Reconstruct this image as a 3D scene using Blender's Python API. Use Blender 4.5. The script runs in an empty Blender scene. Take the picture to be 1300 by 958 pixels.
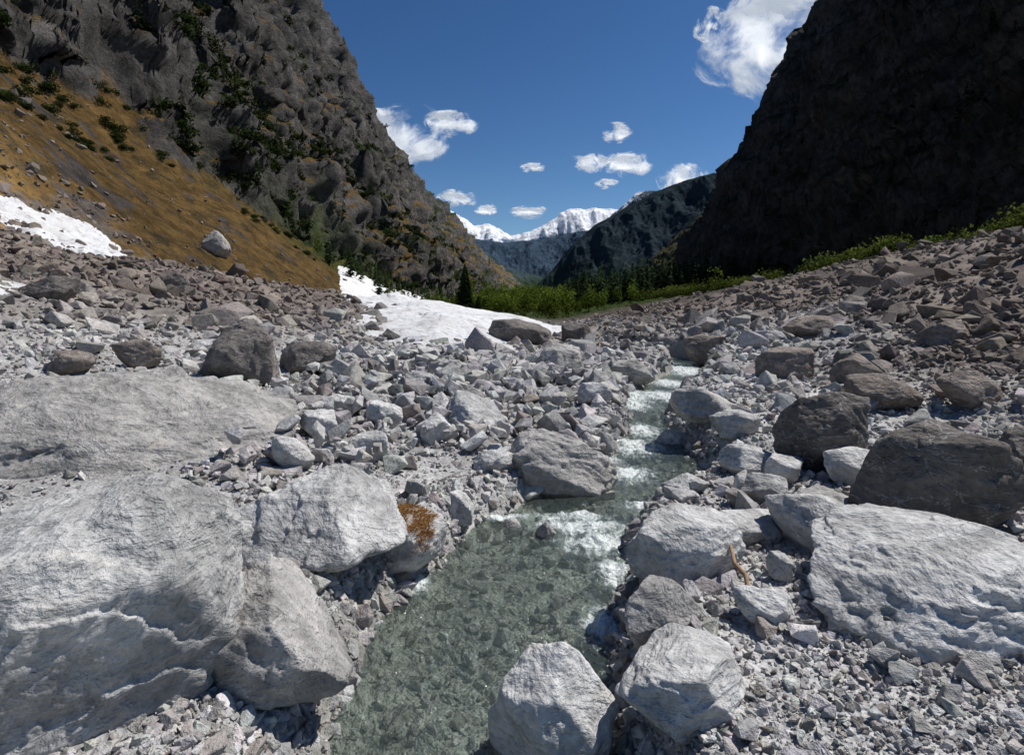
import bpy, bmesh, math, numpy as np
from mathutils import Vector
rng=np.random.default_rng(7)
F=722.0; CX=650.0; HY=385.0; CZ=1.8
AX=0.069
# ------------------------------------------------------------------ noise
_perm=np.random.default_rng(3).permutation(256).astype(np.int32); _perm=np.concatenate([_perm,_perm,_perm])
_g=np.random.default_rng(4).normal(size=(256,3)); _g/=np.linalg.norm(_g,axis=1)[:,None]; _g=_g.astype(np.float32)
_gx,_gy,_gz=[_g[:,i].copy() for i in range(3)]
def noise3(x,y,z):
    x=np.asarray(x,np.float64);y=np.asarray(y,np.float64);z=np.asarray(z,np.float64)
    xi=np.floor(x);yi=np.floor(y);zi=np.floor(z)
    fx=(x-xi).astype(np.float32);fy=(y-yi).astype(np.float32);fz=(z-zi).astype(np.float32)
    xi=xi.astype(np.int64)&255;yi=yi.astype(np.int64)&255;zi=zi.astype(np.int64)&255
    u=fx*fx*fx*(fx*(fx*6-15)+10);v=fy*fy*fy*(fy*(fy*6-15)+10);w=fz*fz*fz*(fz*(fz*6-15)+10)
    def c(a,b,d):
        h=_perm[_perm[_perm[xi+a]+yi+b]+zi+d]
        return _gx[h]*(fx-a)+_gy[h]*(fy-b)+_gz[h]*(fz-d)
    x00=c(0,0,0)*(1-u)+c(1,0,0)*u; x10=c(0,1,0)*(1-u)+c(1,1,0)*u
    x01=c(0,0,1)*(1-u)+c(1,0,1)*u; x11=c(0,1,1)*(1-u)+c(1,1,1)*u
    return ((x00*(1-v)+x10*v)*(1-w)+(x01*(1-v)+x11*v)*w)*1.5
def fbm(x,y,z,o=4,g=0.5):
    s=0;a=1;n=0
    for i in range(o):
        s=s+a*noise3(x*2**i+i*17.3,y*2**i+i*5.1,z*2**i+i*9.7);n+=a;a*=g
    return s/n
def ridged(x,y,z,o=4,g=0.5):
    s=0;a=1;n=0
    for i in range(o):
        s=s+a*(1-2*np.abs(noise3(x*2**i+i*11.3,y*2**i+i*7.1,z*2**i+i*3.7)));n+=a;a*=g
    return s/n
def ss(a,b,x):
    t=np.clip((x-a)/(b-a),0,1);return t*t*(3-2*t)
# ------------------------------------------------------------------ valley profile
def tab(Y,pairs):
    p=np.array(pairs,float);return np.interp(Y,p[:,0],p[:,1])
def zwater(Y): return -0.012*Y
def zfloor(Y): return tab(Y,[(-5,.22),(0,.2),(10,.06),(60,-.6),(100,-1.9),(200,-3.2),(400,-2),(800,8),(1500,12),(3000,10),(12000,0)])
st=[(958,395,800),(868,408,792),(800,452,798),(750,500,802),(700,565,800),(665,598,812),(640,650,892),(600,742,915),(575,772,885),(545,795,855),(520,788,852),(500,792,880),(485,825,890),(470,850,905),(460,850,895),(450,800,850)]
_sY=[];_sl=[];_sr=[]
for py,a,b in st:
    Y=F*CZ/(py-HY-8.66);_sY.append(Y);_sl.append((a-CX)/F*Y);_sr.append((b-CX)/F*Y)
_sY=[-6,0.5]+_sY+[45];_sl=[-1.3,-1.0]+_sl+[5.0];_sr=[.7,.55]+_sr+[6.5]
_yy=np.linspace(-6,45,3000)
def _sm(v):
    v=np.interp(_yy,_sY,v);k=np.ones(15)/15;return np.convolve(np.pad(v,7,mode='edge'),k,'valid')
_slS=_sm(_sl);_srS=_sm(_sr)
def sl(Y):return np.interp(Y,_yy,_slS)
def sr(Y):return np.interp(Y,_yy,_srS)
def Lb(Y):
    zf=zfloor(Y)
    bx=[0*Y,6+0*Y,tab(Y,[(0,40),(200,40),(1000,50)]),
        tab(Y,[(0,88),(110,88),(150,82),(180,75),(220,68),(400,62),(2000,62)]),
        tab(Y,[(0,98),(110,98),(150,94),(180,88),(220,80),(300,74),(2000,74)]),
        tab(Y,[(0,122),(150,118),(300,104),(600,104),(1500,84)]),
        tab(Y,[(0,205),(433,195),(560,194),(680,188),(900,174),(1200,150),(1500,104),(2000,95)])]
    bz=[zf,zf+.5,np.maximum(tab(Y,[(0,8),(41,6.8),(58,5.2),(80,2.5),(107,.4),(200,-2),(400,-8),(1000,-18),(2000,-30)]),zf+.6),
        tab(Y,[(0,44),(110,43),(150,28),(180,17),(220,9),(300,6),(600,14),(1500,12),(2200,5)]),
        tab(Y,[(0,70),(110,66),(150,56),(180,45),(220,32),(300,20),(600,22),(1500,20),(2200,5)]),
        tab(Y,[(0,92),(150,84),(300,50),(600,48),(1000,40),(1500,30),(2200,5)]),
        tab(Y,[(0,260),(300,255),(433,234),(560,186),(680,164),(900,136),(1200,97),(1500,64),(1800,30),(2200,5)])]
    bx+= [bx[-1]+60,bx[-1]+900]; bz+=[bz[-1]-20,np.minimum(bz[-1]*.3,bz[-1]-20)]
    return bx,bz
def Rb(Y):
    zf=zfloor(Y)
    bx=[0*Y,5+0*Y,45+0*Y,62+0*Y,tab(Y,[(0,105),(300,105),(600,120),(1500,120)]),
        tab(Y,[(0,198),(300,198),(400,202),(500,215),(600,233),(720,239),(850,235),(1000,208),(1200,183),(1500,160)])]
    bz=[zf,zf+.5,np.maximum(tab(Y,[(0,10),(54,9),(93,6.7),(125,5.4),(200,4),(400,2),(2000,2)]),zf+.6),
        np.maximum(tab(Y,[(0,10.5),(60,9.5),(93,7),(125,5.6),(200,4.5),(400,4),(2000,4)]),zf+.8),
        tab(Y,[(0,14),(150,13),(300,10),(600,18),(1000,28),(1500,18),(2000,12)]),
        tab(Y,[(0,240),(300,230),(400,216),(500,195),(600,167),(720,139),(850,93),(1000,58),(1200,36),(1500,22),(1900,14)])]
    bx+= [bx[-1]+60,bx[-1]+900]; bz+=[bz[-1]-10,np.minimum(bz[-1]*.3,bz[-1]-20)]
    return bx,bz
def prof(X,bx,bz):
    z=np.zeros_like(X)
    for k in range(len(bx)-1):
        z=z+np.clip((X-bx[k])/(bx[k+1]-bx[k]),0,1)*(bz[k+1]-bz[k])
    return z
def ground(x,Y,detail=True):
    x=np.asarray(x,float);Y=np.asarray(Y,float)
    Yc=np.maximum(Y,0)
    X=x-AX*Yc
    aX=np.abs(X)
    if detail:
        wv=fbm(x/60,Y/60,0*x+3.3,3)
        X=X+wv*14*ss(30,90,aX)
    z=zfloor(Y)+prof(-X,*Lb(Yc))+prof(X,*Rb(Yc))
    if detail:
        z=z+fbm(x/1.1,Y/1.1,0*x,3)*.16*ss(0,2,aX)+fbm(x/7,Y/7,0*x+8,4)*(1.7*ss(3,18,aX))*ss(-2,12,Y+aX)
        z=z+fbm(x/30,Y/30,0*x+8,3)*2.5*ss(30,60,aX)
    t=np.minimum(x-sl(Y),sr(Y)-x)
    if detail: t=t+noise3(x*2.2,Y*2.2,0*x+1)*.12
    near=1-ss(38,45,Y)
    bed=zwater(Y)-.12
    if detail: bed=bed+noise3(x*1.6,Y*1.6,0*x)*.09
    k=ss(-.28,.22,t)*near
    z=z*(1-k)+bed*k
    return z
def hit(px,py,ymax=3000):
    Y=np.geomspace(1.6,ymax,3000);x=(px-CX)/F*Y
    z=CZ-(py-HY)/F*Y
    g=ground(x,Y)
    i=np.argmax(z<g)
    if not (z<g).any(): i=len(Y)-1
    return float(x[i]),float(Y[i]),float(g[i])
# ------------------------------------------------------------------ mesh helpers
def mkmesh(name,V,Fc,mat,col=None,smooth=True,attrs=None):
    me=bpy.data.meshes.new(name)
    V=np.ascontiguousarray(V,np.float32);Fc=np.ascontiguousarray(Fc,np.int32)
    n=Fc.shape[1]
    me.vertices.add(len(V));me.vertices.foreach_set('co',V.ravel())
    me.loops.add(Fc.size);me.loops.foreach_set('vertex_index',Fc.ravel())
    me.polygons.add(len(Fc));me.polygons.foreach_set('loop_start',np.arange(0,Fc.size,n,dtype=np.int32))
    try: me.polygons.foreach_set('loop_total',np.full(len(Fc),n,np.int32))
    except Exception: pass
    me.polygons.foreach_set('use_smooth',np.full(len(Fc),smooth,bool))
    me.update(calc_edges=True)
    if col is not None:
        a=me.color_attributes.new('Col','FLOAT_COLOR','POINT')
        c=np.ones((len(V),4),np.float32);c[:,:3]=col;a.data.foreach_set('color',c.ravel())
    for k,v in (attrs or {}).items():
        a=me.attributes.new(k,'FLOAT','POINT');a.data.foreach_set('value',np.ascontiguousarray(v,np.float32))
    me.materials.append(mat)
    ob=bpy.data.objects.new(name,me);bpy.context.scene.collection.objects.link(ob)
    return ob
class NT:
    def __init__(s,name):
        s.m=bpy.data.materials.new(name);s.m.use_nodes=True;s.t=s.m.node_tree;s.t.nodes.clear()
        s.out=s.n('ShaderNodeOutputMaterial')
    def n(s,ty,**kw):
        nd=s.t.nodes.new(ty)
        for k,v in kw.items(): setattr(nd,k,v)
        return nd
    def l(s,a,b): s.t.links.new(a,b)
    def noise(s,vec,scale,detail=6,rough=.6,dist=0):
        nd=s.n('ShaderNodeTexNoise');nd.inputs['Scale'].default_value=scale;nd.inputs['Detail'].default_value=detail
        nd.inputs['Roughness'].default_value=rough;nd.inputs['Distortion'].default_value=dist
        s.l(vec,nd.inputs['Vector']);return nd.outputs['Fac']
    def ramp(s,f,a,b,lo=0.,hi=1.):
        nd=s.n('ShaderNodeMapRange',interpolation_type='SMOOTHSTEP')
        for i,v in zip(('From Min','From Max','To Min','To Max'),(a,b,lo,hi)): nd.inputs[i].default_value=v
        s.l(f,nd.inputs['Value']);return nd.outputs[0]
    def math(s,op,a,b=None):
        nd=s.n('ShaderNodeMath',operation=op)
        for i,v in enumerate((a,b)):
            if v is None: continue
            if isinstance(v,(int,float)): nd.inputs[i].default_value=v
            else: s.l(v,nd.inputs[i])
        return nd.outputs[0]
    def mul(s,c,f):
        nd=s.n('ShaderNodeVectorMath',operation='SCALE');s.l(c,nd.inputs[0]);s.l(f,nd.inputs['Scale']);return nd.outputs[0]
    def mix(s,f,a,b):
        nd=s.n('ShaderNodeMix',data_type='RGBA')
        if isinstance(f,float): nd.inputs[0].default_value=f
        else: s.l(f,nd.inputs[0])
        for i,v in ((6,a),(7,b)):
            if isinstance(v,tuple): nd.inputs[i].default_value=(*v,1)
            else: s.l(v,nd.inputs[i])
        return nd.outputs[2]
    def bump(s,h,dist,strength=1,nrm=None):
        nd=s.n('ShaderNodeBump');nd.inputs['Distance'].default_value=dist;nd.inputs['Strength'].default_value=strength
        s.l(h,nd.inputs['Height'])
        if nrm is not None: s.l(nrm,nd.inputs['Normal'])
        return nd.outputs[0]
    def finish(s,col,nrm=None,rough=.9,spec=.2):
        p=s.n('ShaderNodeBsdfPrincipled');s.l(col,p.inputs['Base Color']);p.inputs['Roughness'].default_value=rough
        p.inputs['Specular IOR Level'].default_value=spec
        if nrm is not None: s.l(nrm,p.inputs['Normal'])
        s.l(p.outputs[0],s.out.inputs[0]);return s.m
# --- materials
def mat_rock(name,fine):
    s=NT(name);co=s.n('ShaderNodeNewGeometry').outputs['Position'];c=s.n('ShaderNodeAttribute',attribute_name='Col').outputs['Color']
    if fine:
        oi=s.n('ShaderNodeObjectInfo').outputs['Random']
        n1=s.noise(co,2.0,5,.7,.4);n2=s.noise(co,15,6,.72)
        c=s.mul(c,s.math('MULTIPLY',s.ramp(n1,.3,.7,.60,1.25),s.ramp(n2,.3,.7,.74,1.2)))
        vr=s.n('ShaderNodeCombineXYZ');s.l(s.math('MULTIPLY',oi,2.2),vr.inputs[0]);s.l(s.math('MULTIPLY',oi,1.3),vr.inputs[1]);s.l(s.math('MULTIPLY',oi,5.),vr.inputs[2])
        mp=s.n('ShaderNodeMapping');mp.inputs['Scale'].default_value=(1,1,2.4);s.l(co,mp.inputs[0]);s.l(vr.outputs[0],mp.inputs['Rotation'])
        nv=s.noise(mp.outputs[0],2.2,6,.62,.5)
        v=s.math('ABSOLUTE',s.math('SUBTRACT',nv,.5))
        c=s.mix(s.ramp(v,.0,.008,.5,0.),c,(.66,.65,.63))
        c=s.mix(s.ramp(nv,.40,.28,0.,.6),c,(.18,.175,.17))
        c=s.mix(s.ramp(n2,.36,.29,0.,.6),c,(.10,.096,.092))
        c=s.mix(s.ramp(n1,.56,.70,0.,.4),c,(.38,.33,.27))
        b=s.bump(nv,.085,1.)
        b=s.bump(n1,.12,.8,b)
        b=s.bump(n2,.022,1.,b)
    else:
        n2=s.noise(co,11,5,.72)
        c=s.mul(c,s.ramp(n2,.3,.7,.66,1.25))
        c=s.mix(s.ramp(n2,.36,.30,0.,.5),c,(.10,.096,.09))
        b=s.bump(n2,.04,1.)
    return s.finish(c,b,.92,.15)
M_boulder=mat_rock('limestone_boulder',True);M_rock=mat_rock('limestone_scree',False)
def mat_ground():
    s=NT('valley_ground');co=s.n('ShaderNodeNewGeometry').outputs['Position'];c=s.n('ShaderNodeAttribute',attribute_name='Col').outputs['Color']
    far=s.n('ShaderNodeAttribute',attribute_name='far').outputs['Fac']
    n1=s.noise(co,.35,8,.78);n2=s.noise(co,24,4,.7)
    f=s.math('MULTIPLY',s.ramp(n1,.33,.67,.5,1.45),s.ramp(n2,.3,.7,.75,1.25))
    c=s.mul(c,f)
    vo=s.n('ShaderNodeTexVoronoi');vo.inputs['Scale'].default_value=42;s.l(co,vo.inputs['Vector'])
    b1=s.bump(n2,.012,.8);b1=s.bump(vo.outputs['Distance'],.014,.8,b1)
    b2=s.bump(n1,4.5,1.)
    mx=s.n('ShaderNodeMix',data_type='VECTOR');s.l(far,mx.inputs[0]);s.l(b1,mx.inputs[4]);s.l(b2,mx.inputs[5])
    return s.finish(c,mx.outputs[1],.95,.1)
M_ground=mat_ground()
def mat_snow():
    s=NT('old_snow');co=s.n('ShaderNodeNewGeometry').outputs['Position']
    a=s.noise(co,1.6,7,.75);b=s.noise(co,.25,4,.6)
    c=s.mix(s.ramp(a,.50,.64,0.,.6),(.76,.77,.78),(.34,.29,.24))
    c=s.mix(s.ramp(b,.42,.68,0.,.4),c,(.50,.47,.44))
    return s.finish(c,s.bump(a,.35,.8),.8,.2)
M_snow=mat_snow()
def mat_leaf(name):
    s=NT(name);c=s.n('ShaderNodeAttribute',attribute_name='Col').outputs['Color']
    d=s.n('ShaderNodeBsdfDiffuse');t=s.n('ShaderNodeBsdfTranslucent');s.l(c,d.inputs[0]);s.l(c,t.inputs[0])
    m=s.n('ShaderNodeMixShader');m.inputs[0].default_value=.35;s.l(d.outputs[0],m.inputs[1]);s.l(t.outputs[0],m.inputs[2]);s.l(m.outputs[0],s.out.inputs[0]);return s.m
M_leaf=mat_leaf('foliage')
# ------------------------------------------------------------------ terrain sheet
NU,DR=1000,.0054
r=2.0*np.exp(np.arange(0,math.log(11000/2)/DR)*DR)
u=np.linspace(-1.35,1.35,NU)
R,U=np.meshgrid(r,u,indexing='ij')
Yg=R-4.0;xg=R*U+AX*np.maximum(Yg,0)*0.6
Z=ground(xg,Yg)
P=np.stack([xg,Yg,Z],-1)
def gnorm(P):
    a=np.gradient(P,axis=0);b=np.gradient(P,axis=1);n=np.cross(b,a);n/=np.linalg.norm(n,axis=-1,keepdims=True)+1e-12;return n
Yc=np.maximum(Yg,0);XX=xg-AX*Yc
lbx,_=Lb(Yc);rbx,_=Rb(Yc)
XL=-XX;XR=XX
wob=fbm(xg/22,Yg/22,0*xg+2,4)*22
nz3=fbm(xg/5,Yg/5,P[...,2]/5,4,.6)
mL=ss(-10,8,XL+wob*1.3-lbx[3]); mR=ss(-8,12,XR+wob*.6-rbx[4]+8)
mC=np.clip(mL+mR,0,1)*(1-ss(1400,2000,Yg))
N=gnorm(P)
Ns=N.copy();Ns[...,2]=np.maximum(Ns[...,2],.35)
ix=np.where(mC>0.001)
q=P[ix];nq=Ns[ix]
dp=q[:,2]*.85+q[:,1]*.35-q[:,0]*.2
nearc=(.45+.55*ss(90,200,q[:,1]))
D=20*nearc*(ridged(q[:,0]/80,q[:,1]/75,q[:,2]/150,3)-.35)+10*nearc*(ridged(q[:,0]/26,q[:,1]/24,q[:,2]/45+3,3)-.3)
D+=6.5*(ridged(q[:,0]/14,q[:,1]/20,dp/10,3)-.2)+2.8*ridged(q[:,0]/5,q[:,1]/6,dp/4,3,.6)*(.4+.6*(1-ss(250,500,q[:,1])))
P[ix]+= nq*(D*mC[ix])[:,None]
N=gnorm(P)
# colours
col=np.zeros(P.shape,np.float32)
dL=sl(Yg)-xg;dR=xg-sr(Yg)
light=(1-ss(1.2,6.5,dR+wob*.04))*(1-ss(7,18,dL+wob*.05))*(1-.6*ss(11,30,Yg))
brown=np.array([.20,.168,.145]);pale=np.array([.38,.375,.365])
col[:]=brown*(1-light[...,None])+pale*light[...,None]
grass=np.array([.26,.16,.055])
gm=ss(-2,2,XL+wob*.9+nz3*12-lbx[2])*(1-ss(160,300,Yg))
g5=fbm(xg/3.3,Yg/3.3,0*xg+5,5,.65)
gdark=ss(.02,.3,g5+.3*nz3)
gcol=grass*(1+.35*nz3[...,None])
gcol=gcol*(1-gdark[...,None])+np.array([.13,.10,.05])*gdark[...,None]
grk=ss(.16,.24,fbm(xg/9,Yg/9,0*xg+15,5,.65))
gcol=gcol*(1-grk[...,None])+np.array([.15,.13,.115])*grk[...,None]
col=col*(1-gm[...,None])+gcol*gm[...,None]
tm=ss(0,20,XL-lbx[1])*ss(180,300,Yg)
col=col*(1-tm[...,None])+np.array([.20,.19,.18])*(1+nz3[...,None]*.5)*tm[...,None]
nzz=N[...,2]
n7=fbm(xg/40,Yg/40,P[...,2]/40,5,.6)
n8=fbm(xg/12,Yg/12,P[...,2]/14,4,.6)
rockL=np.array([.14,.133,.127])*(1+.8*nz3[...,None]+.8*n8[...,None]);
vegL=ss(.53,.60,nzz+n7*.35+nz3*.2)*(1-.8*ss(90,180,P[...,2]))
vcol=np.where((n7+nz3*.4>.0)[...,None],np.array([.035,.05,.018]),np.array([.19,.125,.045]))
cL=rockL*(1-vegL[...,None])+vcol*vegL[...,None]
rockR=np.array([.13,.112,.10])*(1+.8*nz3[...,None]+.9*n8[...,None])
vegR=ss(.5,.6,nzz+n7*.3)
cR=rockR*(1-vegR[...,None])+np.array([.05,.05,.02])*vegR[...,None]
mLs=np.maximum(ss(.35,.6,mL+.5*nz3),ss(.02,.12,mL)*(1-ss(.5,.64,nzz)))
col=col*(1-mLs[...,None])+cL*mLs[...,None]
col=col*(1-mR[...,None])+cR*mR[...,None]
fv=ss(110,190,Yg)*(1-np.clip(mL+mR,0,1))*(1-tm)
col=col*(1-fv[...,None])+np.array([.06,.09,.02])*fv[...,None]
rc=ss(2,10,XR+wob*.3-rbx[2])*(1-mR)
col=col*(1-rc[...,None])+np.array([.08,.085,.04])*rc[...,None]
wet=ss(-.12,.05,np.minimum(-dL,-dR))*(1-ss(38,45,Yg))
col=col*(1-.22*wet[...,None])*(1-wet[...,None]*np.array([.0,0,.05]))
col=np.clip(col,.01,.9)
nr,nc=P.shape[:2]
idx=np.arange(nr*nc).reshape(nr,nc)
FC=np.stack([idx[:-1,:-1],idx[:-1,1:],idx[1:,1:],idx[1:,:-1]],-1).reshape(-1,4)
far=ss(25,70,Yg)
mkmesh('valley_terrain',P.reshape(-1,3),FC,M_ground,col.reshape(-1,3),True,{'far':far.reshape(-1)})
# ------------------------------------------------------------------ snow patches draped on the ground
def snow(poly,th,amp,name='snow_patch',edge=.2,lim=.3):
    W=np.array([hit(*p)[:2] for p in poly])
    lo=W.min(0)-3;hi=W.max(0)+3
    sel=(P[...,0]>lo[0])&(P[...,0]<hi[0])&(P[...,1]>lo[1])&(P[...,1]<hi[1])
    ii,jj=np.where(sel)
    i0,i1,j0,j1=ii.min(),ii.max(),jj.min(),jj.max()
    Q=P[i0:i1+1,j0:j1+1].copy();nn=N[i0:i1+1,j0:j1+1]
    x=Q[...,0];y=Q[...,1]
    d=np.full(x.shape,1e9);ins=np.zeros(x.shape,bool)
    for k in range(len(W)):
        a=W[k];b=W[(k+1)%len(W)];e=b-a
        t=np.clip(((x-a[0])*e[0]+(y-a[1])*e[1])/(e@e+1e-9),0,1)
        d=np.minimum(d,np.hypot(x-a[0]-t*e[0],y-a[1]-t*e[1]))
        c=((a[1]>y)!=(b[1]>y))&(x<(b[0]-a[0])*(y-a[1])/(b[1]-a[1]+1e-12)+a[0]);ins^=c
    d=np.where(ins,d,-d)
    off=np.clip(d*edge,-1,th)+amp*fbm(x/3,y/3,0*x,5,.65)
    off=off-4*ss(0,lim,mL[i0:i1+1,j0:j1+1])
    Q=Q+nn*np.clip(off,-.6,5)[...,None]
    good=off>-.35
    f=good[:-1,:-1]&good[1:,:-1]&good[:-1,1:]&good[1:,1:]
    loc=np.arange(x.size).reshape(x.shape)
    fc=np.stack([loc[:-1,:-1],loc[:-1,1:],loc[1:,1:],loc[1:,:-1]],-1)[f]
    used,inv=np.unique(fc,return_inverse=True)
    if len(fc): mkmesh(name,Q.reshape(-1,3)[used],inv.reshape(-1,4),M_snow)
snow([(428,318),(455,330),(490,354),(530,374),(565,391),(620,404),(700,414),(745,420),(700,429),(640,441),(570,446),(510,438),(465,424),(448,402),(432,360)],.9,.25)
snow([(-60,235),(0,252),(60,268),(110,285),(165,322),(150,332),(80,318),(0,290),(-60,285)],.3,.85)
snow([(-60,335),(0,352),(45,370),(20,378),(-60,374)],.3,.15)
# ------------------------------------------------------------------ rocks
def ico(sub):
    bm=bmesh.new();bmesh.ops.create_icosphere(bm,subdivisions=sub,radius=1.0)
    V=np.array([v.co[:] for v in bm.verts]);Fc=np.array([[v.index for v in f.verts] for f in bm.faces]);bm.free();return V,Fc
ICO={k:ico(k) for k in (5,6,7)}
def hullrock(rg,npt,bev=.05,disp=0.,cuts=0):
    v=rg.normal(size=(npt,3));v/=np.linalg.norm(v,axis=1)[:,None]
    v/=(np.abs(v).max(1)[:,None])**.75
    v*=rg.uniform(.8,1.05,(npt,1))*np.array([1,rg.uniform(.6,.95),rg.uniform(.45,.85)])
    bm=bmesh.new()
    for p in v: bm.verts.new(p)
    bmesh.ops.convex_hull(bm,input=bm.verts)
    for x in list(bm.verts):
        if not x.link_faces: bm.verts.remove(x)
    bmesh.ops.dissolve_limit(bm,angle_limit=.25,verts=bm.verts,edges=bm.edges)
    if bev>0: bmesh.ops.bevel(bm,geom=list(bm.edges),offset=bev,segments=1,affect='EDGES',clamp_overlap=True)
    if cuts: bmesh.ops.triangulate(bm,faces=bm.faces[:]);bmesh.ops.subdivide_edges(bm,edges=bm.edges[:],cuts=cuts,use_grid_fill=True)
    bmesh.ops.triangulate(bm,faces=bm.faces[:])
    bm.verts.index_update()
    V=np.array([x.co[:] for x in bm.verts]);Fc=np.array([[x.index for x in f.verts] for f in bm.faces]);bm.free()
    if disp:
        o=rg.uniform(0,99,3);V=V*(1+disp*2*fbm(V[:,0]*1.7+o[0],V[:,1]*1.7+o[1],V[:,2]*1.7+o[2],4,.6))[:,None]
    return V,Fc
def rock(sub,rg,npl=11,p=16,rough=.06):
    V,Fc=ICO[sub]
    n=rg.normal(size=(npl,3));n/=np.linalg.norm(n,axis=1)[:,None]
    n=np.concatenate([n,[[0,0,1],[0,0,-1]],]);d=np.concatenate([rg.uniform(.55,1.0,npl),[.75,.75]])
    K=26
    n2=rg.normal(size=(K,3));n2/=np.linalg.norm(n2,axis=1)[:,None]
    sup=np.array([1.0/np.max(np.maximum(n@k,1e-3)/d) for k in n2])
    n=np.concatenate([n,n2]);d=np.concatenate([d,np.minimum(sup,1.4)*rg.uniform(.86,.97,K)])
    o=rg.uniform(0,100,3)
    W=V+.055*np.stack([fbm(V[:,0]*1.5+o[i],V[:,1]*1.5,V[:,2]*1.5,5,.65) for i in range(3)],-1)*(rough/.06)
    W/=np.linalg.norm(W,axis=1)[:,None]
    s=np.maximum(W@n.T/d,0)
    mx=s.max(1,keepdims=True);r=1/(mx[:,0]*((s/mx)**p).sum(1)**(1/p));r=np.minimum(r,1.5)
    Q=V*r[:,None]
    k=rough*1.2*fbm(Q[:,0]*1.8+o[0],Q[:,1]*1.8+o[1],Q[:,2]*1.8+o[2],sub,.58)
    rr=ridged(Q[:,0]*1.5+o[1],Q[:,1]*1.5+o[0],Q[:,2]*2.4+o[2],4,.5)
    k-=rough*.8*np.maximum(0,rr-.5)*2
    bd=np.array([rg.normal(0,.6),rg.normal(0,.6),1.]);bd/=np.linalg.norm(bd)
    lz=Q@bd*2.6+o[0]+fbm(Q[:,0]*1.3+o[2],Q[:,1]*1.3,Q[:,2]*1.3,4)*1.6
    fr=lz%1
    k+=rough*.7*(ss(0,.9,fr)-ss(.93,1,fr))
    k+=rough*.3*fbm(Q[:,0]*9,Q[:,1]*9,Q[:,2]*9+o[0],3,.6)
    Q=Q*(1+k)[:,None]
    return Q,Fc
def rotm(rg,n,tilt=.35):
    a=rg.uniform(0,2*np.pi,n);t=rg.normal(0,tilt,n);s=rg.normal(0,tilt,n)
    ca,sa,ct,st_,cs,sn=np.cos(a),np.sin(a),np.cos(t),np.sin(t),np.cos(s),np.sin(s);o=np.zeros(n);l=np.ones(n)
    Rz=np.stack([ca,-sa,o,sa,ca,o,o,o,l],-1).reshape(n,3,3)
    Rx=np.stack([l,o,o,o,ct,-st_,o,st_,ct],-1).reshape(n,3,3)
    Ry=np.stack([cs,o,sn,o,l,o,-sn,o,cs],-1).reshape(n,3,3)
    return Rx@Ry@Rz
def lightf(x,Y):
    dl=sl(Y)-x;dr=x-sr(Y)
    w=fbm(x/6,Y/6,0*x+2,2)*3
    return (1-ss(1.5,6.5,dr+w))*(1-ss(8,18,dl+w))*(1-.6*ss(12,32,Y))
heroes=[]
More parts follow.
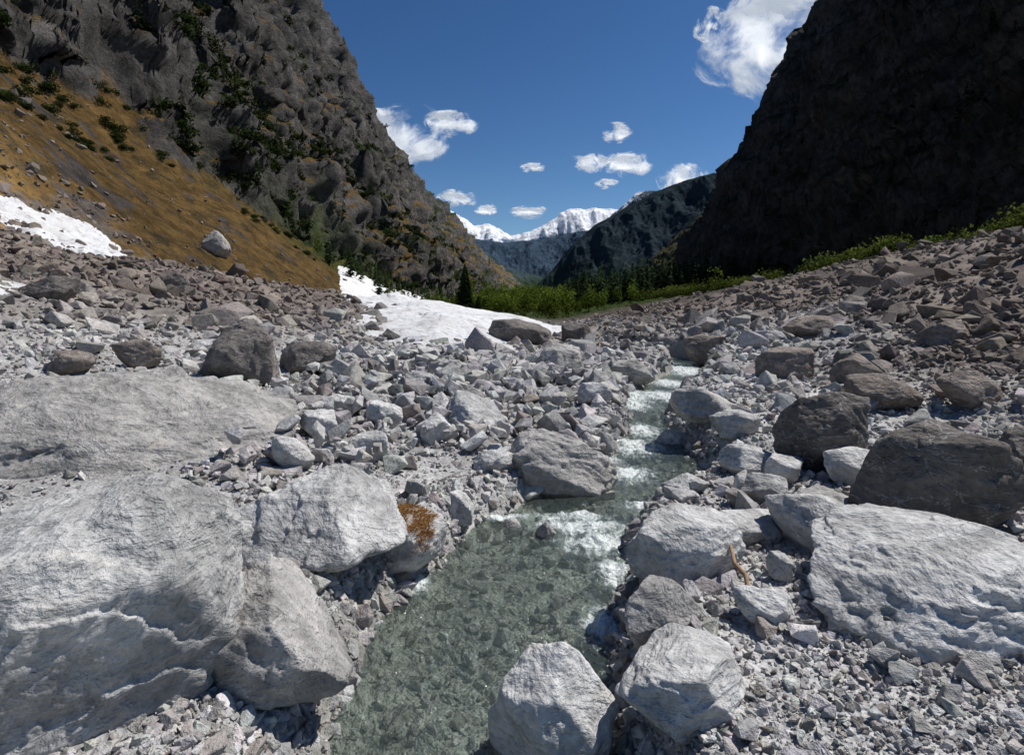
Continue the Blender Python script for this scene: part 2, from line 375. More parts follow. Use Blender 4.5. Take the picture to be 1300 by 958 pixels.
def scatter(name,n,pmin,pmax,protos,smax,seed,inpow=2.0,nearY=1.7,farY=115,allow_stream=False,half=.5,patch=0.,grass=False,heap=False,noex=False,band=False,side=0):
    rg=np.random.default_rng(seed)
    k=int(n*half)
    Y=np.concatenate([1/rg.uniform(1/farY,1/nearY,k),np.exp(rg.uniform(np.log(4),np.log(farY),n-k))])
    uu=rg.uniform(-1.08,1.08,n);x=Y*uu
    x=np.where(Y<3,x*1.3,x)
    if heap:
        Y=rg.uniform(4.8,17,n);x=sl(Y)-rg.uniform(-.1,1,n)**1.2*(3.2+Y*.25)
    if band:
        Y=1/rg.uniform(1/12,1/1.7,n);x=(sl(Y)-.5)+rg.uniform(0,1,n)*(sr(Y)-sl(Y)+.9)
    XXv=x-AX*Y
    lb,_=Lb(Y);w=fbm(x/22,Y/22,0*x+2,4)*20
    keep=(-XXv+w<lb[2]+rg.exponential(7,n))&(XXv<46+w*.3)
    if grass: keep=(-XXv+w>lb[2])&(-XXv<lb[3]+5)
    t=np.minimum(x-sl(Y),sr(Y)-x)
    if side: keep&=(np.abs(XXv)>5)&(Y>9)&((XXv>0)|(rg.uniform(size=n)<.6))
    if band: keep&=(rg.uniform(size=n)<np.where(t>.12,.35,1.))
    if patch>0:
        pn=fbm(x/(1+Y*.12),Y/(1+Y*.12),0*x+31,3)
        keep&=(pn+rg.normal(0,.08,n)>patch-.2)
    if heap: keep&=(fbm(x/1.6,Y/1.6,0*x+11,3)+rg.normal(0,.1,n)>-.08)
    # open gravel bar on the left bank
    bar=((x-(-.55))/.55)**2+((Y-5.0)/.95)**2
    if pmax>8 and not band and not grass: keep&=~((bar<1)&(rg.uniform(size=n)<.93))
    e=rg.uniform(0,1,n)**inpow
    size=(pmin+(pmax-pmin)*e)*Y/F
    size=np.minimum(size,smax*rg.uniform(.35,1,n))
    if not allow_stream: keep&=(t<size*.15)
    if not noex:
        for hx,hy,ha,hb in heroes:
            keep&=~((((x-hx)/(ha*.8))**2+(Y-hy)**2/(hb*.8)**2)<1)
    x,Y,size,t=x[keep],Y[keep],size[keep],t[keep];m=len(x)
    g=ground(x,Y)
    if heap: g=g+rg.uniform(0,.2,m)*ss(0,.6,-t)
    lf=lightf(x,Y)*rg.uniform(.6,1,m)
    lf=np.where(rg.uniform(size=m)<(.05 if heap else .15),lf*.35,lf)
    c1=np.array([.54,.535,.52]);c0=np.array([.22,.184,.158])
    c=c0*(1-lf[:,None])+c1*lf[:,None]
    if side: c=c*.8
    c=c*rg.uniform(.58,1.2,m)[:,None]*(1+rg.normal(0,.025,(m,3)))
    c=c*np.where(t>-.05,.80,1)[:,None]
    Rm=rotm(rg,m,.45);pid=rg.integers(0,len(protos),m);sk=rg.uniform(-.05,.26,m)
    if band: sk=sk-.1
    VV=[];FF=[];CC=[];off=0
    for i,(PV,PF) in enumerate(protos):
        s_=np.where(pid==i)[0];mm=len(s_)
        if not mm: continue
        V=np.einsum('nij,vj->nvi',Rm[s_],PV)*(size[s_]/1.9)[:,None,None]+np.stack([x[s_],Y[s_],g[s_]+size[s_]*sk[s_]],-1)[:,None,:]
        nv=len(PV)
        VV.append(V.reshape(-1,3));FF.append((PF[None]+(np.arange(mm)*nv)[:,None,None]).reshape(-1,3)+off);CC.append(np.repeat(c[s_],nv,0));off+=mm*nv
    return (np.concatenate(VV),np.concatenate(FF),np.concatenate(CC))
def scat(name,*parts):
    off=0;V=[];Fa=[];C=[]
    for a,b,c in parts: V.append(a);Fa.append(b+off);C.append(c);off+=len(a)
    mkmesh(name,np.concatenate(V),np.concatenate(Fa),M_rock,np.concatenate(C),False)
cnt=[0]
def boulder(x0,x1,y0,y1,tone='light',depth=.85,seed=None,sub=5,npl=9,p=60,rough=.055,sink=.12,name='boulder',Yo=None,tilt=.3):
    cnt[0]+=1;rg=np.random.default_rng(seed if seed is not None else 100+cnt[0])
    pc=(x0+x1)/2
    hx,hY,_=hit(pc,min(y1,1200))
    if Yo: hY=Yo
    w=(x1-x0)/F*hY
    Yc=hY+.38*w*depth
    w=(x1-x0)/F*Yc;dp=w*depth
    x=(pc-CX)/F*Yc
    g=float(ground(np.array([x]),np.array([hY+.1*dp]))[0])
    top=CZ+(HY-y0)/F*(Yc+.05*dp)
    bot=min(g,float(ground(np.array([x]),np.array([Yc]))[0]))-sink*w
    Q,Fc=rock(sub,rg,npl,p,rough)
    Q=Q@rotm(rg,1,tilt)[0].T
    lo,hi=Q.min(0),Q.max(0);Q=(Q-(lo+hi)/2)/(hi-lo)
    V=Q*np.array([w,dp,top-bot])
    tc={'light':(.56,.555,.54),'mid':(.42,.405,.385),'dark':(.18,.162,.148),'brown':(.26,.22,.19)}[tone]
    c=np.array(tc)*rg.uniform(.86,1.06)
    ob=mkmesh(name,V,Fc,M_boulder,np.tile(c,(len(V),1)),True)
    ob.location=(x,Yc,(top+bot)/2)
    heroes.append((x,Yc,w/2,dp/2))
    return ob,(x,Yc,top,w,dp)
B=boulder
B(-190,356,470,690,'mid',.95,31,7,8,60,.10,Yo=4.2,sink=.28,tilt=.14)   # large sloping slab
B(-110,302,604,960,'light',.9,32,7,9,60,.05,sink=.2)
B(298,518,596,724,'light',.8,33,6,8,60,.055,tilt=.15)
B(232,455,716,905,'mid',.8,34,6,8,60,.05)
ob5,i5=B(470,568,648,747,'light',.9,35,6,12,20,.05)
B(280,336,660,714,'light');B(310,376,724,780,'light')
B(640,786,544,645,'mid',.7,56,6,8,60,.07)
B(795,937,648,742,'light',.7,57,6,8,60,.05)
B(789,889,736,824,'mid',.8,38,6,9,60,.05)
B(618,786,803,1010,'light',.8,39,6,8,60,.05,sink=.25,Yo=2.2)
B(778,938,810,960,'light',.9,40,6,9,60,.05)
B(1006,1345,656,1010,'light',.9,64,7,9,60,.06,tilt=.12,Yo=2.45,sink=.2)
B(1104,1268,536,690,'dark',.8,72,6,8,60,.055,tilt=.1)
B(986,1093,494,603,'dark',.8,43,6,8,60,.055)
B(983,1092,622,705,'light',.9,44,5,9);B(893,990,648,694,'light',.8)
B(1085,1167,474,524,'brown');B(913,988,563,607,'light');B(850,942,488,548,'mid',.9)
B(262,352,404,492,'dark',.8,48,6,8,60,.05);B(348,428,432,478,'dark',.8)
B(558,642,498,554,'light',1.);B(680,738,436,478,'mid');B(733,777,484,514,'light');B(468,512,508,548,'light')
B(446,497,545,588,'light');B(533,574,524,566,'light');B(350,402,550,600,'light');B(1188,1272,468,522,'brown')
B(38,98,350,388,'dark');B(204,242,344,374,'dark');B(256,292,292,326,'mid');B(560,602,624,668,'light')
B(1040,1130,566,622,'light');B(998,1082,620,662,'mid');B(973,1022,578,618,'light')
B(680,706,660,692,'mid');B(640,664,656,684,'mid');B(1055,1112,448,492,'brown');B(866,930,424,458,'brown')
B(620,700,404,436,'dark');B(712,750,408,436,'dark');B(975,1010,700,740,'light');B(1270,1345,540,620,'dark')
B(935,1010,745,800,'light');B(505,560,470,500,'light');B(600,650,455,480,'mid');B(150,205,430,470,'brown')
B(60,120,445,480,'brown');B(1140,1200,590,640,'mid');B(830,880,545,575,'light')
B(425,470,600,640,'light');B(380,430,520,560,'light');B(415,455,500,530,'light');B(1170,1230,405,440,'brown');B(1000,1060,400,430,'brown')
B(905,965,520,560,'light');B(1180,1260,690,740,'mid');B(940,1000,600,640,'light');B(840,900,600,630,'light');B(600,660,570,600,'light')
B(960,1030,440,480,'brown');B(1215,1290,600,660,'mid');B(540,590,455,480,'mid');B(770,830,455,485,'mid')
rgp=np.random.default_rng(900)
PRC=[hullrock(rgp,rgp.integers(9,15),.05,.05,1) for _ in range(16)]
PRS=[hullrock(rgp,rgp.integers(8,14),.06) for _ in range(20)]
PRG=[hullrock(rgp,rgp.integers(8,12),0) for _ in range(14)]
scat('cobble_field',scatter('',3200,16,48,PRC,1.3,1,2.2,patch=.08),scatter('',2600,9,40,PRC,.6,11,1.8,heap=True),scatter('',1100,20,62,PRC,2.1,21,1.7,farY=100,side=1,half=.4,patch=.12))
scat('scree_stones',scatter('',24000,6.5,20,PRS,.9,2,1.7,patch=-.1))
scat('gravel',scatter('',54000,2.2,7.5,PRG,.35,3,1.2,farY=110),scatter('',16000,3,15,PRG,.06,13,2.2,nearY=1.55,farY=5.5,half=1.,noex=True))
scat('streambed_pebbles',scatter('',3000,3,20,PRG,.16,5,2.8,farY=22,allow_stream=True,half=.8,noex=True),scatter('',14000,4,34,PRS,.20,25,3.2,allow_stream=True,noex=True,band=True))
scat('slope_rocks',scatter('',1800,2.5,20,PRS,1.8,6,3.,nearY=30,farY=170,grass=True,patch=.02))
# ------------------------------------------------------------------ stream water
foam_pts=[(765,688,.36,.24),(745,668,.4,.16),(700,665,.2,.1),(800,565,.4,.55),(812,545,.3,.6),(790,600,.35,.35),(840,502,.6,.9),(800,512,.4,.8),(725,655,.35,.10),(850,486,.5,1.0),(640,655,.25,.08),(780,725,.14,.25),(870,620,.2,.1),(830,640,.3,.10),(770,580,.2,.35),(800,500,.4,1.5),(765,790,.12,.2),(530,740,.08,.12),(870,470,.8,2.5)]
yw=np.concatenate([np.linspace(-4,1.8,80,endpoint=False),1.8*np.exp(np.linspace(0,np.log(44/1.8),900))]);sw=np.linspace(0,1,160)
Yw,Sw=np.meshgrid(yw,sw,indexing='ij')
xw=(sl(Yw)-.45)*(1-Sw)+(sr(Yw)+.45)*Sw
fo=np.zeros_like(xw)
for px,py,a,b in foam_pts:
    Y0=F*CZ/(py-HY-8.66);x0=(px-CX)/F*Y0
    fo=np.maximum(fo,np.exp(-((xw-x0)/a)**2-((Yw-Y0)/b)**2))
zw=zwater(Yw)-.02
zw+=fbm(xw*5,Yw*3.5,0*xw,3)*.018*(1+4*fo)+ridged(xw*9,Yw*7,0*xw+4,2)*.006*(1+8*fo)
iw=np.arange(xw.size).reshape(xw.shape)
fw=np.stack([iw[:-1,:-1],iw[:-1,1:],iw[1:,1:],iw[1:,:-1]],-1).reshape(-1,4)
s=NT('stream_water');co=s.n('ShaderNodeNewGeometry').outputs['Position']
w1=s.noise(co,7,4,.6,.6);w2=s.noise(co,26,3,.6,.8)
nb=s.bump(w1,.08,1.);nb=s.bump(w2,.018,1.,nb)
fa=s.n('ShaderNodeAttribute',attribute_name='foam').outputs['Fac']
tr=s.n('ShaderNodeBsdfTransparent');tr.inputs[0].default_value=(.775,.835,.80,1)
df=s.n('ShaderNodeBsdfDiffuse');df.inputs[0].default_value=(.26,.34,.31,1);s.l(nb,df.inputs['Normal'])
gl=s.n('ShaderNodeBsdfGlossy');gl.inputs['Roughness'].default_value=.06;s.l(nb,gl.inputs['Normal'])
m0=s.n('ShaderNodeMixShader');s.l(s.ramp(fa,0.,.9,.12,.5),m0.inputs[0]);s.l(tr.outputs[0],m0.inputs[1]);s.l(df.outputs[0],m0.inputs[2])
fr=s.n('ShaderNodeFresnel');fr.inputs[0].default_value=1.33;s.l(nb,fr.inputs['Normal'])
m1=s.n('ShaderNodeMixShader');s.l(fr.outputs[0],m1.inputs[0]);s.l(m0.outputs[0],m1.inputs[1]);s.l(gl.outputs[0],m1.inputs[2])
mp=s.n('ShaderNodeMapping');mp.inputs['Scale'].default_value=(1,.5,1);mp.inputs['Rotation'].default_value=(0,0,-.35);s.l(co,mp.inputs[0])
fn=s.noise(mp.outputs[0],15,6,.75,1.0)
ff=s.ramp(s.math('ADD',s.math('MULTIPLY',fa,.42),fn),.62,.95,0.,.9)
fd=s.n('ShaderNodeBsdfDiffuse');fd.inputs[0].default_value=(.72,.76,.75,1);s.l(nb,fd.inputs['Normal'])
m2=s.n('ShaderNodeMixShader');s.l(ff,m2.inputs[0]);s.l(m1.outputs[0],m2.inputs[1]);s.l(fd.outputs[0],m2.inputs[2]);s.l(m2.outputs[0],s.out.inputs[0])
mkmesh('stream_water',np.stack([xw,Yw,zw],-1).reshape(-1,3),fw,s.m,None,True,{'foam':fo.reshape(-1)})
# ------------------------------------------------------------------ foliage helpers
def tris_from(C,size,rg):
    n=len(C);a=rg.normal(size=(n,3));a/=np.linalg.norm(a,axis=1)[:,None];b=rg.normal(size=(n,3));b-=a*(a*b).sum(1)[:,None];b/=np.linalg.norm(b,axis=1)[:,None]
    s_=np.asarray(size).reshape(-1,1)
    return np.stack([C+a*s_,C-a*s_*.6+b*s_*.7,C-a*s_*.6-b*s_*.7],1)
def clumps(centers,rad,hgt,nl,lsize,color,rg,cvar=.35):
    m=len(centers);lob=6
    lo=rg.normal(size=(m,lob,3));lo/=np.linalg.norm(lo,axis=2)[...,None];lo*=rg.uniform(.2,.75,(m,lob,1))
    k=rg.integers(0,lob,(m,nl))
    base=np.take_along_axis(lo,k[...,None],1)
    d=rg.normal(size=(m,nl,3));d/=np.linalg.norm(d,axis=2)[...,None];d*=rg.uniform(.3,1,(m,nl,1))**.5*.5
    q=base+d
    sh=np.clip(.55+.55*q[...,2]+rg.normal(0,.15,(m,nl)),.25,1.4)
    pos=centers[:,None,:]+q*np.stack([rad,rad,hgt/2],-1)[:,None,:]; pos[...,2]+=hgt[:,None]*.5
    tr=tris_from(pos.reshape(-1,3),np.repeat(lsize,nl),rg)
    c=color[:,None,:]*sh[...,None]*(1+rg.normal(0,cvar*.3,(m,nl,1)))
    return tr,np.repeat(c.reshape(-1,3),3,0)
def conifers(base,H,nb,color,rg,wr=.17):
    m=len(base);t=rg.uniform(0,1,(m,nb))**.8
    ang=rg.uniform(0,2*np.pi,(m,nb));ln=(1-t)**.85*wr*rg.uniform(.55,1.15,(m,nb))+.012
    h=(.1+.9*t);wd=.03+.06*(1-t)
    if nb>600: wd=wd*.45
    Hs=H[:,None]
    ca,sa=np.cos(ang),np.sin(ang)
    bx,by,bz=base[:,None,0],base[:,None,1],base[:,None,2]
    root=np.stack([bx+0*ca,by+0*ca,bz+(h+.03)*Hs],-1)
    tx=bx+ca*ln*Hs;ty=by+sa*ln*Hs;tz=bz+(h-.35*ln)*Hs
    p1=np.stack([tx-sa*wd*Hs,ty+ca*wd*Hs,tz-.02*Hs],-1);p2=np.stack([tx+sa*wd*Hs,ty-ca*wd*Hs,tz],-1)
    T=np.stack([root,p1,p2],2)
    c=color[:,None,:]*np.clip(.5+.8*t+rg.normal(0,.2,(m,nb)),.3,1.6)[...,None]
    return T.reshape(-1,3,3),np.repeat(c.reshape(-1,3),3,0)
def putT(name,TT,CC,mat=None):
    T=np.concatenate(TT).reshape(-1,3);C=np.concatenate(CC)
    return mkmesh(name,T,np.arange(len(T)).reshape(-1,3),mat or M_leaf,np.clip(C,.004,.6),False)
def surf_pts(mask,n,rg):
    ii,jj=np.where(mask);w=1.0/(R[ii,jj]**.5);w/=w.sum()
    k=rg.choice(len(ii),min(n,len(ii)),replace=False,p=w);return P[ii[k],jj[k]]
rg=np.random.default_rng(55)
vis=(np.abs((xg)/np.maximum(Yg,1))<1.05)&(Yg>30)
man=[(20,108,60),(45,85,50),(95,85,45),(75,165,30),(130,90,40),(145,160,45),(215,170,48),(150,185,30),(60,95,60),(100,180,35),(85,132,35),(30,135,30),(235,205,30),(260,190,30),(240,185,30),(265,160,26),(180,70,30),(195,140,24),(225,95,30),(10,80,50),(115,100,40),(160,115,30),(190,175,40),(5,125,50),(290,240,26),(310,270,24),(340,285,22),(365,300,22),(385,320,20),(120,190,30),(205,200,28)]
C=[];RR=[]
for px,py,w in man:
    x,Y,z=hit(px,py)
    for k in range(5):
        C.append((x+rg.normal(0,.3)*w*Y/F,Y+rg.normal(0,.3)*w*Y/F,0));RR.append(w*Y/F*.28)
C=np.array(C);C[:,2]=ground(C[:,0],C[:,1])-.4;RR=np.array(RR)
t1,c1=clumps(C,RR,RR*1.1,420,np.clip(RR*.09,.1,.35),np.tile([.045,.065,.02],(len(C),1)),rg)
mk=vis&(vegL>.5)&(mL>.3)&(Yg<520)&((n7+nz3*.4)>-.08)
C2=surf_pts(mk,2300,rg);R2=rg.uniform(1.,2.8,len(C2))
t2,c2=clumps(C2-[0,0,.6],R2,R2*1.3,60,R2*.2,np.tile([.04,.06,.018],(len(C2),1))*rg.uniform(.6,1.4,(len(C2),1)),rg)
putT('dwarf_pine_shrubs',[t1,t2],[c1,c2])
mk=vis&((mL>.3)|(mR>.4))&(nzz>.42)&(Yg>110)&(Yg<1300)&(n7>-.12)
C3=surf_pts(mk,3000,rg);H3=rg.uniform(3,8,len(C3))
ta,ca=conifers(C3-[0,0,.5],H3,36,np.tile([.03,.042,.018],(len(C3),1)),rg,.2)
n=6500;Yf=rg.uniform(260,1500,n);Xf=rg.uniform(12,215,n);xf=Xf+AX*Yf
kp=ground(xf,Yf)<60+fbm(xf/40,Yf/40,0*xf,3)*40;xf,Yf=xf[kp],Yf[kp];n=len(xf)
C4=np.stack([xf,Yf,ground(xf,Yf)-.5],-1);H4=rg.uniform(9,22,n)
tb,cb=conifers(C4,H4,40,np.tile([.024,.038,.018],(n,1))*rg.uniform(.5,1.9,(n,1)),rg,.18)
n=900;Yf=rg.uniform(150,900,n);Xf=rg.uniform(-80,-25,n);xf=Xf+AX*Yf
C5=np.stack([xf,Yf,ground(xf,Yf)-.5],-1);H5=rg.uniform(3,9,n)*(1+.5*ss(250,450,Yf))
tc,cc=conifers(C5,H5,50,np.tile([.03,.045,.018],(n,1)),rg,.18)
putT('conifer_forest',[ta,tb,tc],[ca,cb,cc])
n=800;Yf=rg.uniform(150,700,n);Xf=rg.normal(-14,20,n);xf=Xf+AX*Yf
C6=np.stack([xf,Yf,ground(xf,Yf)-.3],-1);H6=rg.uniform(3.5,10,n)*(1+.9*ss(220,450,Yf))
cl=np.array([.10,.14,.022])*rg.uniform(.45,1.7,(n,1))
td,cd=clumps(C6,H6*.3,H6,110,H6*.05,cl,rg)
putT('deciduous_trees',[td],[cd])
n=2500;Yf=np.exp(rg.uniform(np.log(50),np.log(330),n));Xf=44+rg.exponential(9,n)-3;xf=Xf+AX*Yf
dn=fbm(xf/11,Yf/11,0*xf,3);kp=dn>.06-.1*(Yf>110);xf,Yf=xf[kp],Yf[kp];n=len(xf)
C7=np.stack([xf,Yf,ground(xf,Yf)-.3],-1);H7=rg.uniform(.35,1.,n)**1.4*2.3*(1+Yf/160)
cl=np.array([.125,.165,.035])*rg.uniform(.4,1.4,(n,1))
te,ce=clumps(C7,H7*.7,H7,80,H7*.07,cl,rg)
putT('green_shrubs',[te],[ce])
sb=NT('bark');cb_=sb.n('ShaderNodeNewGeometry').outputs['Position'];M_bark=sb.finish(sb.mix(sb.noise(cb_,6),(.05,.035,.025),(.12,.09,.07)))
def spruce(px,H,nb,Y):
    x=(px-CX)/F*Y;z=float(ground(np.array([x]),np.array([Y]))[0]);H=H*Y/F
    root=bpy.data.objects.new('spruce_tree',None);bpy.context.scene.collection.objects.link(root);root.location=(x,Y,z-.3)
    t,c=conifers(np.array([[0,0,0.]]),np.array([H]),nb,np.array([[.022,.034,.014]]),rg,.23)
    o=putT('crown',[t],[c]);o.parent=root
    bpy.ops.mesh.primitive_cone_add(vertices=9,radius1=H*.018,radius2=.02,depth=H*.97,location=(0,0,H*.485));k=bpy.context.object;k.name='trunk';k.data.materials.append(M_bark);k.parent=root
spruce(590,66,900,120)
spruce(607,28,650,125)
# ------------------------------------------------------------------ distant mountains
s=NT('distant_slope');co=s.n('ShaderNodeNewGeometry').outputs['Position'];c=s.n('ShaderNodeAttribute',attribute_name='Col').outputs['Color']
a=s.noise(co,.012,7,.75)
M_mount=s.finish(s.mul(c,s.ramp(a,.3,.7,.65,1.35)),s.bump(a,60,.6),1.,0.)
def mountain(name,pts,Y,slope,colfn,seed,nt=500,ns=160,amp=.06,base=-70,jag=.004):
    pts=np.array(pts,float)
    t=np.linspace(pts[0,0],pts[-1,0],nt)
    py=np.interp(t,pts[:,0],pts[:,1])
    xr=(t-CX)/F*Y;zr=CZ+(HY-py)/F*Y
    zr=zr+fbm(xr/(Y*.02),0*xr+seed,0*xr,6,.65)*Y*jag*1.5
    s_=np.concatenate([np.linspace(-.5,0,30,endpoint=False),np.linspace(0,1,ns)])
    T_,S=np.meshgrid(np.arange(nt),s_,indexing='ij')
    h=np.maximum(zr-base,5)[T_]
    X_=xr[T_];dist=np.abs(S)*h/slope
    Y_=Y-np.sign(S)*dist
    Zz=zr[T_]-np.abs(S)**.9*h
    a=np.clip(np.abs(S)*6,0,1)*(1-np.clip((np.abs(S)-.85)/.15,0,1))
    nz=ridged(X_/(Y*.07)+seed,Y_/(Y*.16),0*X_,6,.55)
    Zz=Zz+nz*a*h*amp*3
    Pm=np.stack([X_,Y_,Zz],-1);Nm=gnorm(Pm);Nm*=np.sign(Nm[...,2:3])
    c=colfn(Pm,Nm,nz,h)
    i_=np.arange(X_.size).reshape(X_.shape)
    f=np.stack([i_[:-1,:-1],i_[1:,:-1],i_[1:,1:],i_[:-1,1:]],-1).reshape(-1,4)
    return mkmesh(name,Pm.reshape(-1,3),f,M_mount,c.reshape(-1,3),True)
def c_snow(P_,N_,nz,h):
    z=P_[...,2];k=fbm(P_[...,0]/400,P_[...,1]/400,z/250,5,.65)
    sn=ss(-.05,.08,(z-850)/700+k*.7)
    low=np.array([.075,.13,.20]);rk=np.array([.15,.19,.25])  # forest and rock tinted blue, distance haze put into the base colour
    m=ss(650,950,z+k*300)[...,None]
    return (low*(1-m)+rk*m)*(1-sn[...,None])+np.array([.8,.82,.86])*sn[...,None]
def c_for(base,green=None):
    def f(P_,N_,nz,h):
        k=fbm(P_[...,0]/150,P_[...,1]/150,P_[...,2]/150,5,.65)
        c=np.array(base)*(1+.5*k[...,None])+0*P_  # bluish base colour carries painted aerial haze
        if green is not None:
            g=(1-ss(30,220,P_[...,2]+k*120))[...,None];c=c*(1-g)+np.array(green)*(1+.6*k[...,None])*g
        return c
    return f
def c_grey(P_,N_,nz,h):
    z=P_[...,2];k=fbm(P_[...,0]/300,P_[...,1]/300,z/200,5,.65)
    sn=ss(.06,.14,k+(z-850)/1200*.6)
    return np.array([.11,.135,.17])*(1+.4*k[...,None])*(1-sn[...,None])+np.array([.7,.72,.75])*sn[...,None]  # rock grey shifted to blue to stand in for haze
mountain('snowy_mountain_range',[(440,262),(500,262),(545,264),(560,264),(575,268),(590,277),(603,287),(622,285),(636,291),(650,299),(672,294),(700,281),(712,270),(722,266),(735,265),(762,264),(785,266),(810,266),(860,262),(960,262)],8000,.75,c_snow,3.1)
mountain('rocky_peak',[(735,300),(770,278),(795,258),(806,246),(820,242),(840,244),(858,248),(880,246),(960,246)],5200,.7,c_grey,8.1)
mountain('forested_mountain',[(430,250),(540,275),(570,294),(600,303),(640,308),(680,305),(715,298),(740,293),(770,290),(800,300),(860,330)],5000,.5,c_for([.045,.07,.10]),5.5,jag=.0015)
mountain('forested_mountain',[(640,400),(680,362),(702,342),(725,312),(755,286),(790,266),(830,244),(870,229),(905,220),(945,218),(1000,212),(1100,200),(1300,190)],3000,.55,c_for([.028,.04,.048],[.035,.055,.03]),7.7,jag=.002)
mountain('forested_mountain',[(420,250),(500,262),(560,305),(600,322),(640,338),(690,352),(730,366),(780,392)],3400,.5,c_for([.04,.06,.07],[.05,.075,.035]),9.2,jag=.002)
# ------------------------------------------------------------------ clouds
s=NT('cloud');tc_=s.n('ShaderNodeTexCoord').outputs['Object'];sep=s.n('ShaderNodeSeparateXYZ');s.l(tc_,sep.inputs[0])
oi=s.n('ShaderNodeObjectInfo').outputs['Random']
ad=s.n('ShaderNodeVectorMath',operation='ADD');s.l(tc_,ad.inputs[0]);s.l(s.math('MULTIPLY',oi,60.),ad.inputs[1])
mpc=s.n('ShaderNodeMapping');mpc.inputs['Scale'].default_value=(1.5,.8,.9);s.l(ad.outputs[0],mpc.inputs[0])
r2=s.math('ADD',s.math('POWER',sep.outputs[0],2),s.math('POWER',sep.outputs[2],2))
nn=s.noise(mpc.outputs[0],1.0,9,.6,.5)
val=s.math('ADD',s.math('SUBTRACT',.72,s.math('MULTIPLY',r2,1.25)),s.math('MULTIPLY',s.math('SUBTRACT',nn,.5),4.2))
al=s.math('MULTIPLY',s.ramp(val,0.,.9,0.,.97),s.ramp(r2,.95,.5,0.,1.))
df=s.n('ShaderNodeBsdfDiffuse');df.inputs[0].default_value=(.85,.85,.85,1)
tl=s.n('ShaderNodeBsdfTranslucent');tl.inputs[0].default_value=(.85,.85,.85,1)
nbc=s.bump(nn,300,.8);s.l(nbc,df.inputs['Normal'])
em=s.n('ShaderNodeEmission');em.inputs[0].default_value=(.85,.91,1,1);em.inputs[1].default_value=.38  # added glow that brightens the clouds beyond their sunlight
mx=s.n('ShaderNodeMixShader');mx.inputs[0].default_value=.5;s.l(df.outputs[0],mx.inputs[1]);s.l(tl.outputs[0],mx.inputs[2])
ad2=s.n('ShaderNodeAddShader');s.l(mx.outputs[0],ad2.inputs[0]);s.l(em.outputs[0],ad2.inputs[1])
tp=s.n('ShaderNodeBsdfTransparent');m3=s.n('ShaderNodeMixShader');s.l(al,m3.inputs[0]);s.l(tp.outputs[0],m3.inputs[1]);s.l(ad2.outputs[0],m3.inputs[2]);s.l(m3.outputs[0],s.out.inputs[0])
M_cloud=s.m
def cloud(x0,x1,y0,y1,Y):
    V,Fc=ICO[5];V=V.copy();o=rng.uniform(0,50,3)
    k=1+.15*fbm(V[:,0]*2+o[0],V[:,1]*2+o[1],V[:,2]*2+o[2],5,.55)
    V=V*k[:,None]
    ob=mkmesh('cloud',V,Fc,M_cloud)
    w=(x1-x0)/F*Y/2*1.5;h=(y1-y0)/F*Y/2*1.6
    ob.scale=(w,max(h,w*.5),h);ob.location=(((x0+x1)/2-CX)/F*Y,Y,CZ+(HY-(y0+y1)/2)/F*Y)
for c_ in [(462,560,150,208,5500),(545,598,146,168,5500),(905,1075,5,98,5000),(843,892,210,242,8000),(730,770,198,216,7000),(772,822,198,220,7000),(650,692,264,275,11000),(556,600,245,262,9500),(605,632,261,272,9500),(768,802,160,178,6000),(662,690,209,217,7500),(757,782,229,238,8500),(885,915,18,45,5000),(998,1034,-6,8,5000),(470,500,175,206,5600)]:
    cloud(*c_)
# ------------------------------------------------------------------ dry grass clump on boulder, driftwood
def dry_grass(x,y,z,rx,ry,n,name='dry_grass_clump'):
    a=rg.uniform(0,2*np.pi,n);r_=np.sqrt(rg.uniform(0,1,n));px=x+np.cos(a)*r_*rx;py=y+np.sin(a)*r_*ry
    dg=bpy.context.evaluated_depsgraph_get()
    T=[]
    for i in range(n):
        ok,loc,nr_,_,ho,_=bpy.context.scene.ray_cast(dg,Vector((px[i],py[i],z+1)),Vector((0,0,-1)))
        if not ok or ho.name!=ob5.name: continue
        if noise3(px[i]*12,py[i]*12,.5)<-.12: continue
        L=rg.uniform(.02,.055);d=rg.normal(size=3);d[2]=abs(d[2])*.6;d/=np.linalg.norm(d);w=np.cross(d,rg.normal(size=3));w/=np.linalg.norm(w)
        l=np.array(loc)-.004
        T.append([l+w*.0025,l-w*.0025,l+d*L])
    T=np.array(T);c=np.repeat(np.array([.42,.23,.08])*rg.uniform(.4,1.4,(len(T),1)),3,0)
    putT(name,[T],[c])
x5,y5,t5,w5,d5=i5
dry_grass(x5+.0,y5-.05,t5,w5*.40,d5*.45,9000)
hx,hy,hz=hit(950,760)
cu=bpy.data.curves.new('driftwood_branch','CURVE');cu.dimensions='3D';cu.bevel_depth=.012;cu.bevel_resolution=3
sp=cu.splines.new('POLY');pp=[(0,0,.02,.9),(.01,.06,.06,1.1),(-.02,.13,.09,1),(.0,.22,.12,.8),(.03,.33,.12,.5)];sp.points.add(4)
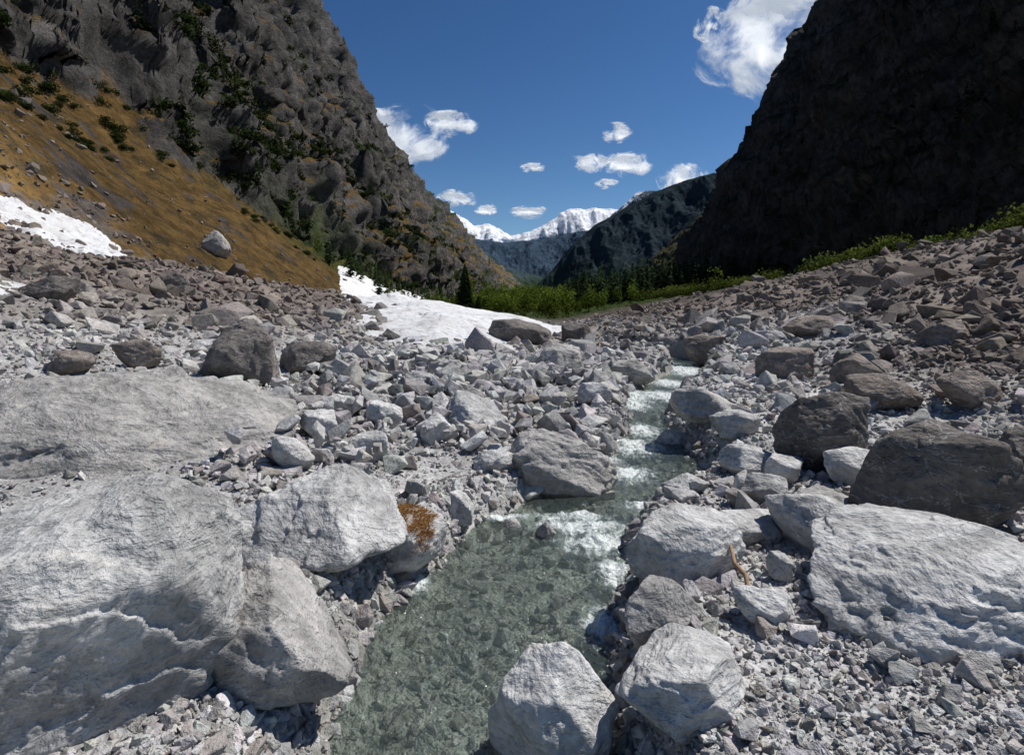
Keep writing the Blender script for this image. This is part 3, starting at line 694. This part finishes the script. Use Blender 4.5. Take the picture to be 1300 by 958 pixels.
for i,(a,b,c_,r_) in enumerate(pp): sp.points[i].co=(hx+a,hy+b,hz+c_+.03,1);sp.points[i].radius=r_
sd=NT('driftwood');cd_=sd.n('ShaderNodeNewGeometry').outputs['Position'];cu.materials.append(sd.finish(sd.mix(sd.noise(cd_,40),(.22,.13,.07),(.42,.29,.18))))
o=bpy.data.objects.new('driftwood_branch',cu);bpy.context.scene.collection.objects.link(o)
# ------------------------------------------------------------------ light, sky, camera
EL,AZ=math.radians(57),math.radians(68)
sd=Vector((math.sin(AZ)*math.cos(EL),math.cos(AZ)*math.cos(EL),math.sin(EL)))
L=bpy.data.lights.new('sun','SUN');L.energy=5.0;L.angle=math.radians(.5);L.color=(1,.96,.91)
lo=bpy.data.objects.new('sun',L);lo.rotation_euler=sd.to_track_quat('Z','Y').to_euler();bpy.context.scene.collection.objects.link(lo)
W=bpy.data.worlds.new('World');bpy.context.scene.world=W;W.use_nodes=True;t=W.node_tree
sky=t.nodes.new('ShaderNodeTexSky');sky.sky_type='NISHITA';sky.sun_disc=False;sky.sun_elevation=EL;sky.sun_rotation=AZ;sky.altitude=900;sky.air_density=1.0;sky.dust_density=.3;sky.ozone_density=2.5
gmn=t.nodes.new('ShaderNodeGamma');gmn.inputs[1].default_value=1.28
hs=t.nodes.new('ShaderNodeHueSaturation');hs.inputs['Saturation'].default_value=1.12
bg=t.nodes['Background'];bg.inputs[1].default_value=.05
t.links.new(sky.outputs[0],gmn.inputs[0]);t.links.new(gmn.outputs[0],hs.inputs['Color']);t.links.new(hs.outputs[0],bg.inputs[0])
cam=bpy.data.cameras.new('camera');co_=bpy.data.objects.new('camera',cam);bpy.context.scene.collection.objects.link(co_)
cam.lens=20;cam.sensor_width=36;cam.clip_end=40000;cam.clip_start=.05
cam.shift_y=-(479-HY)/1300
co_.location=(0,0,CZ);co_.rotation_euler=(math.pi/2,0,0)
sc_=bpy.context.scene;sc_.camera=co_
sc_.view_settings.view_transform='Standard';sc_.view_settings.look='None';sc_.view_settings.exposure=0
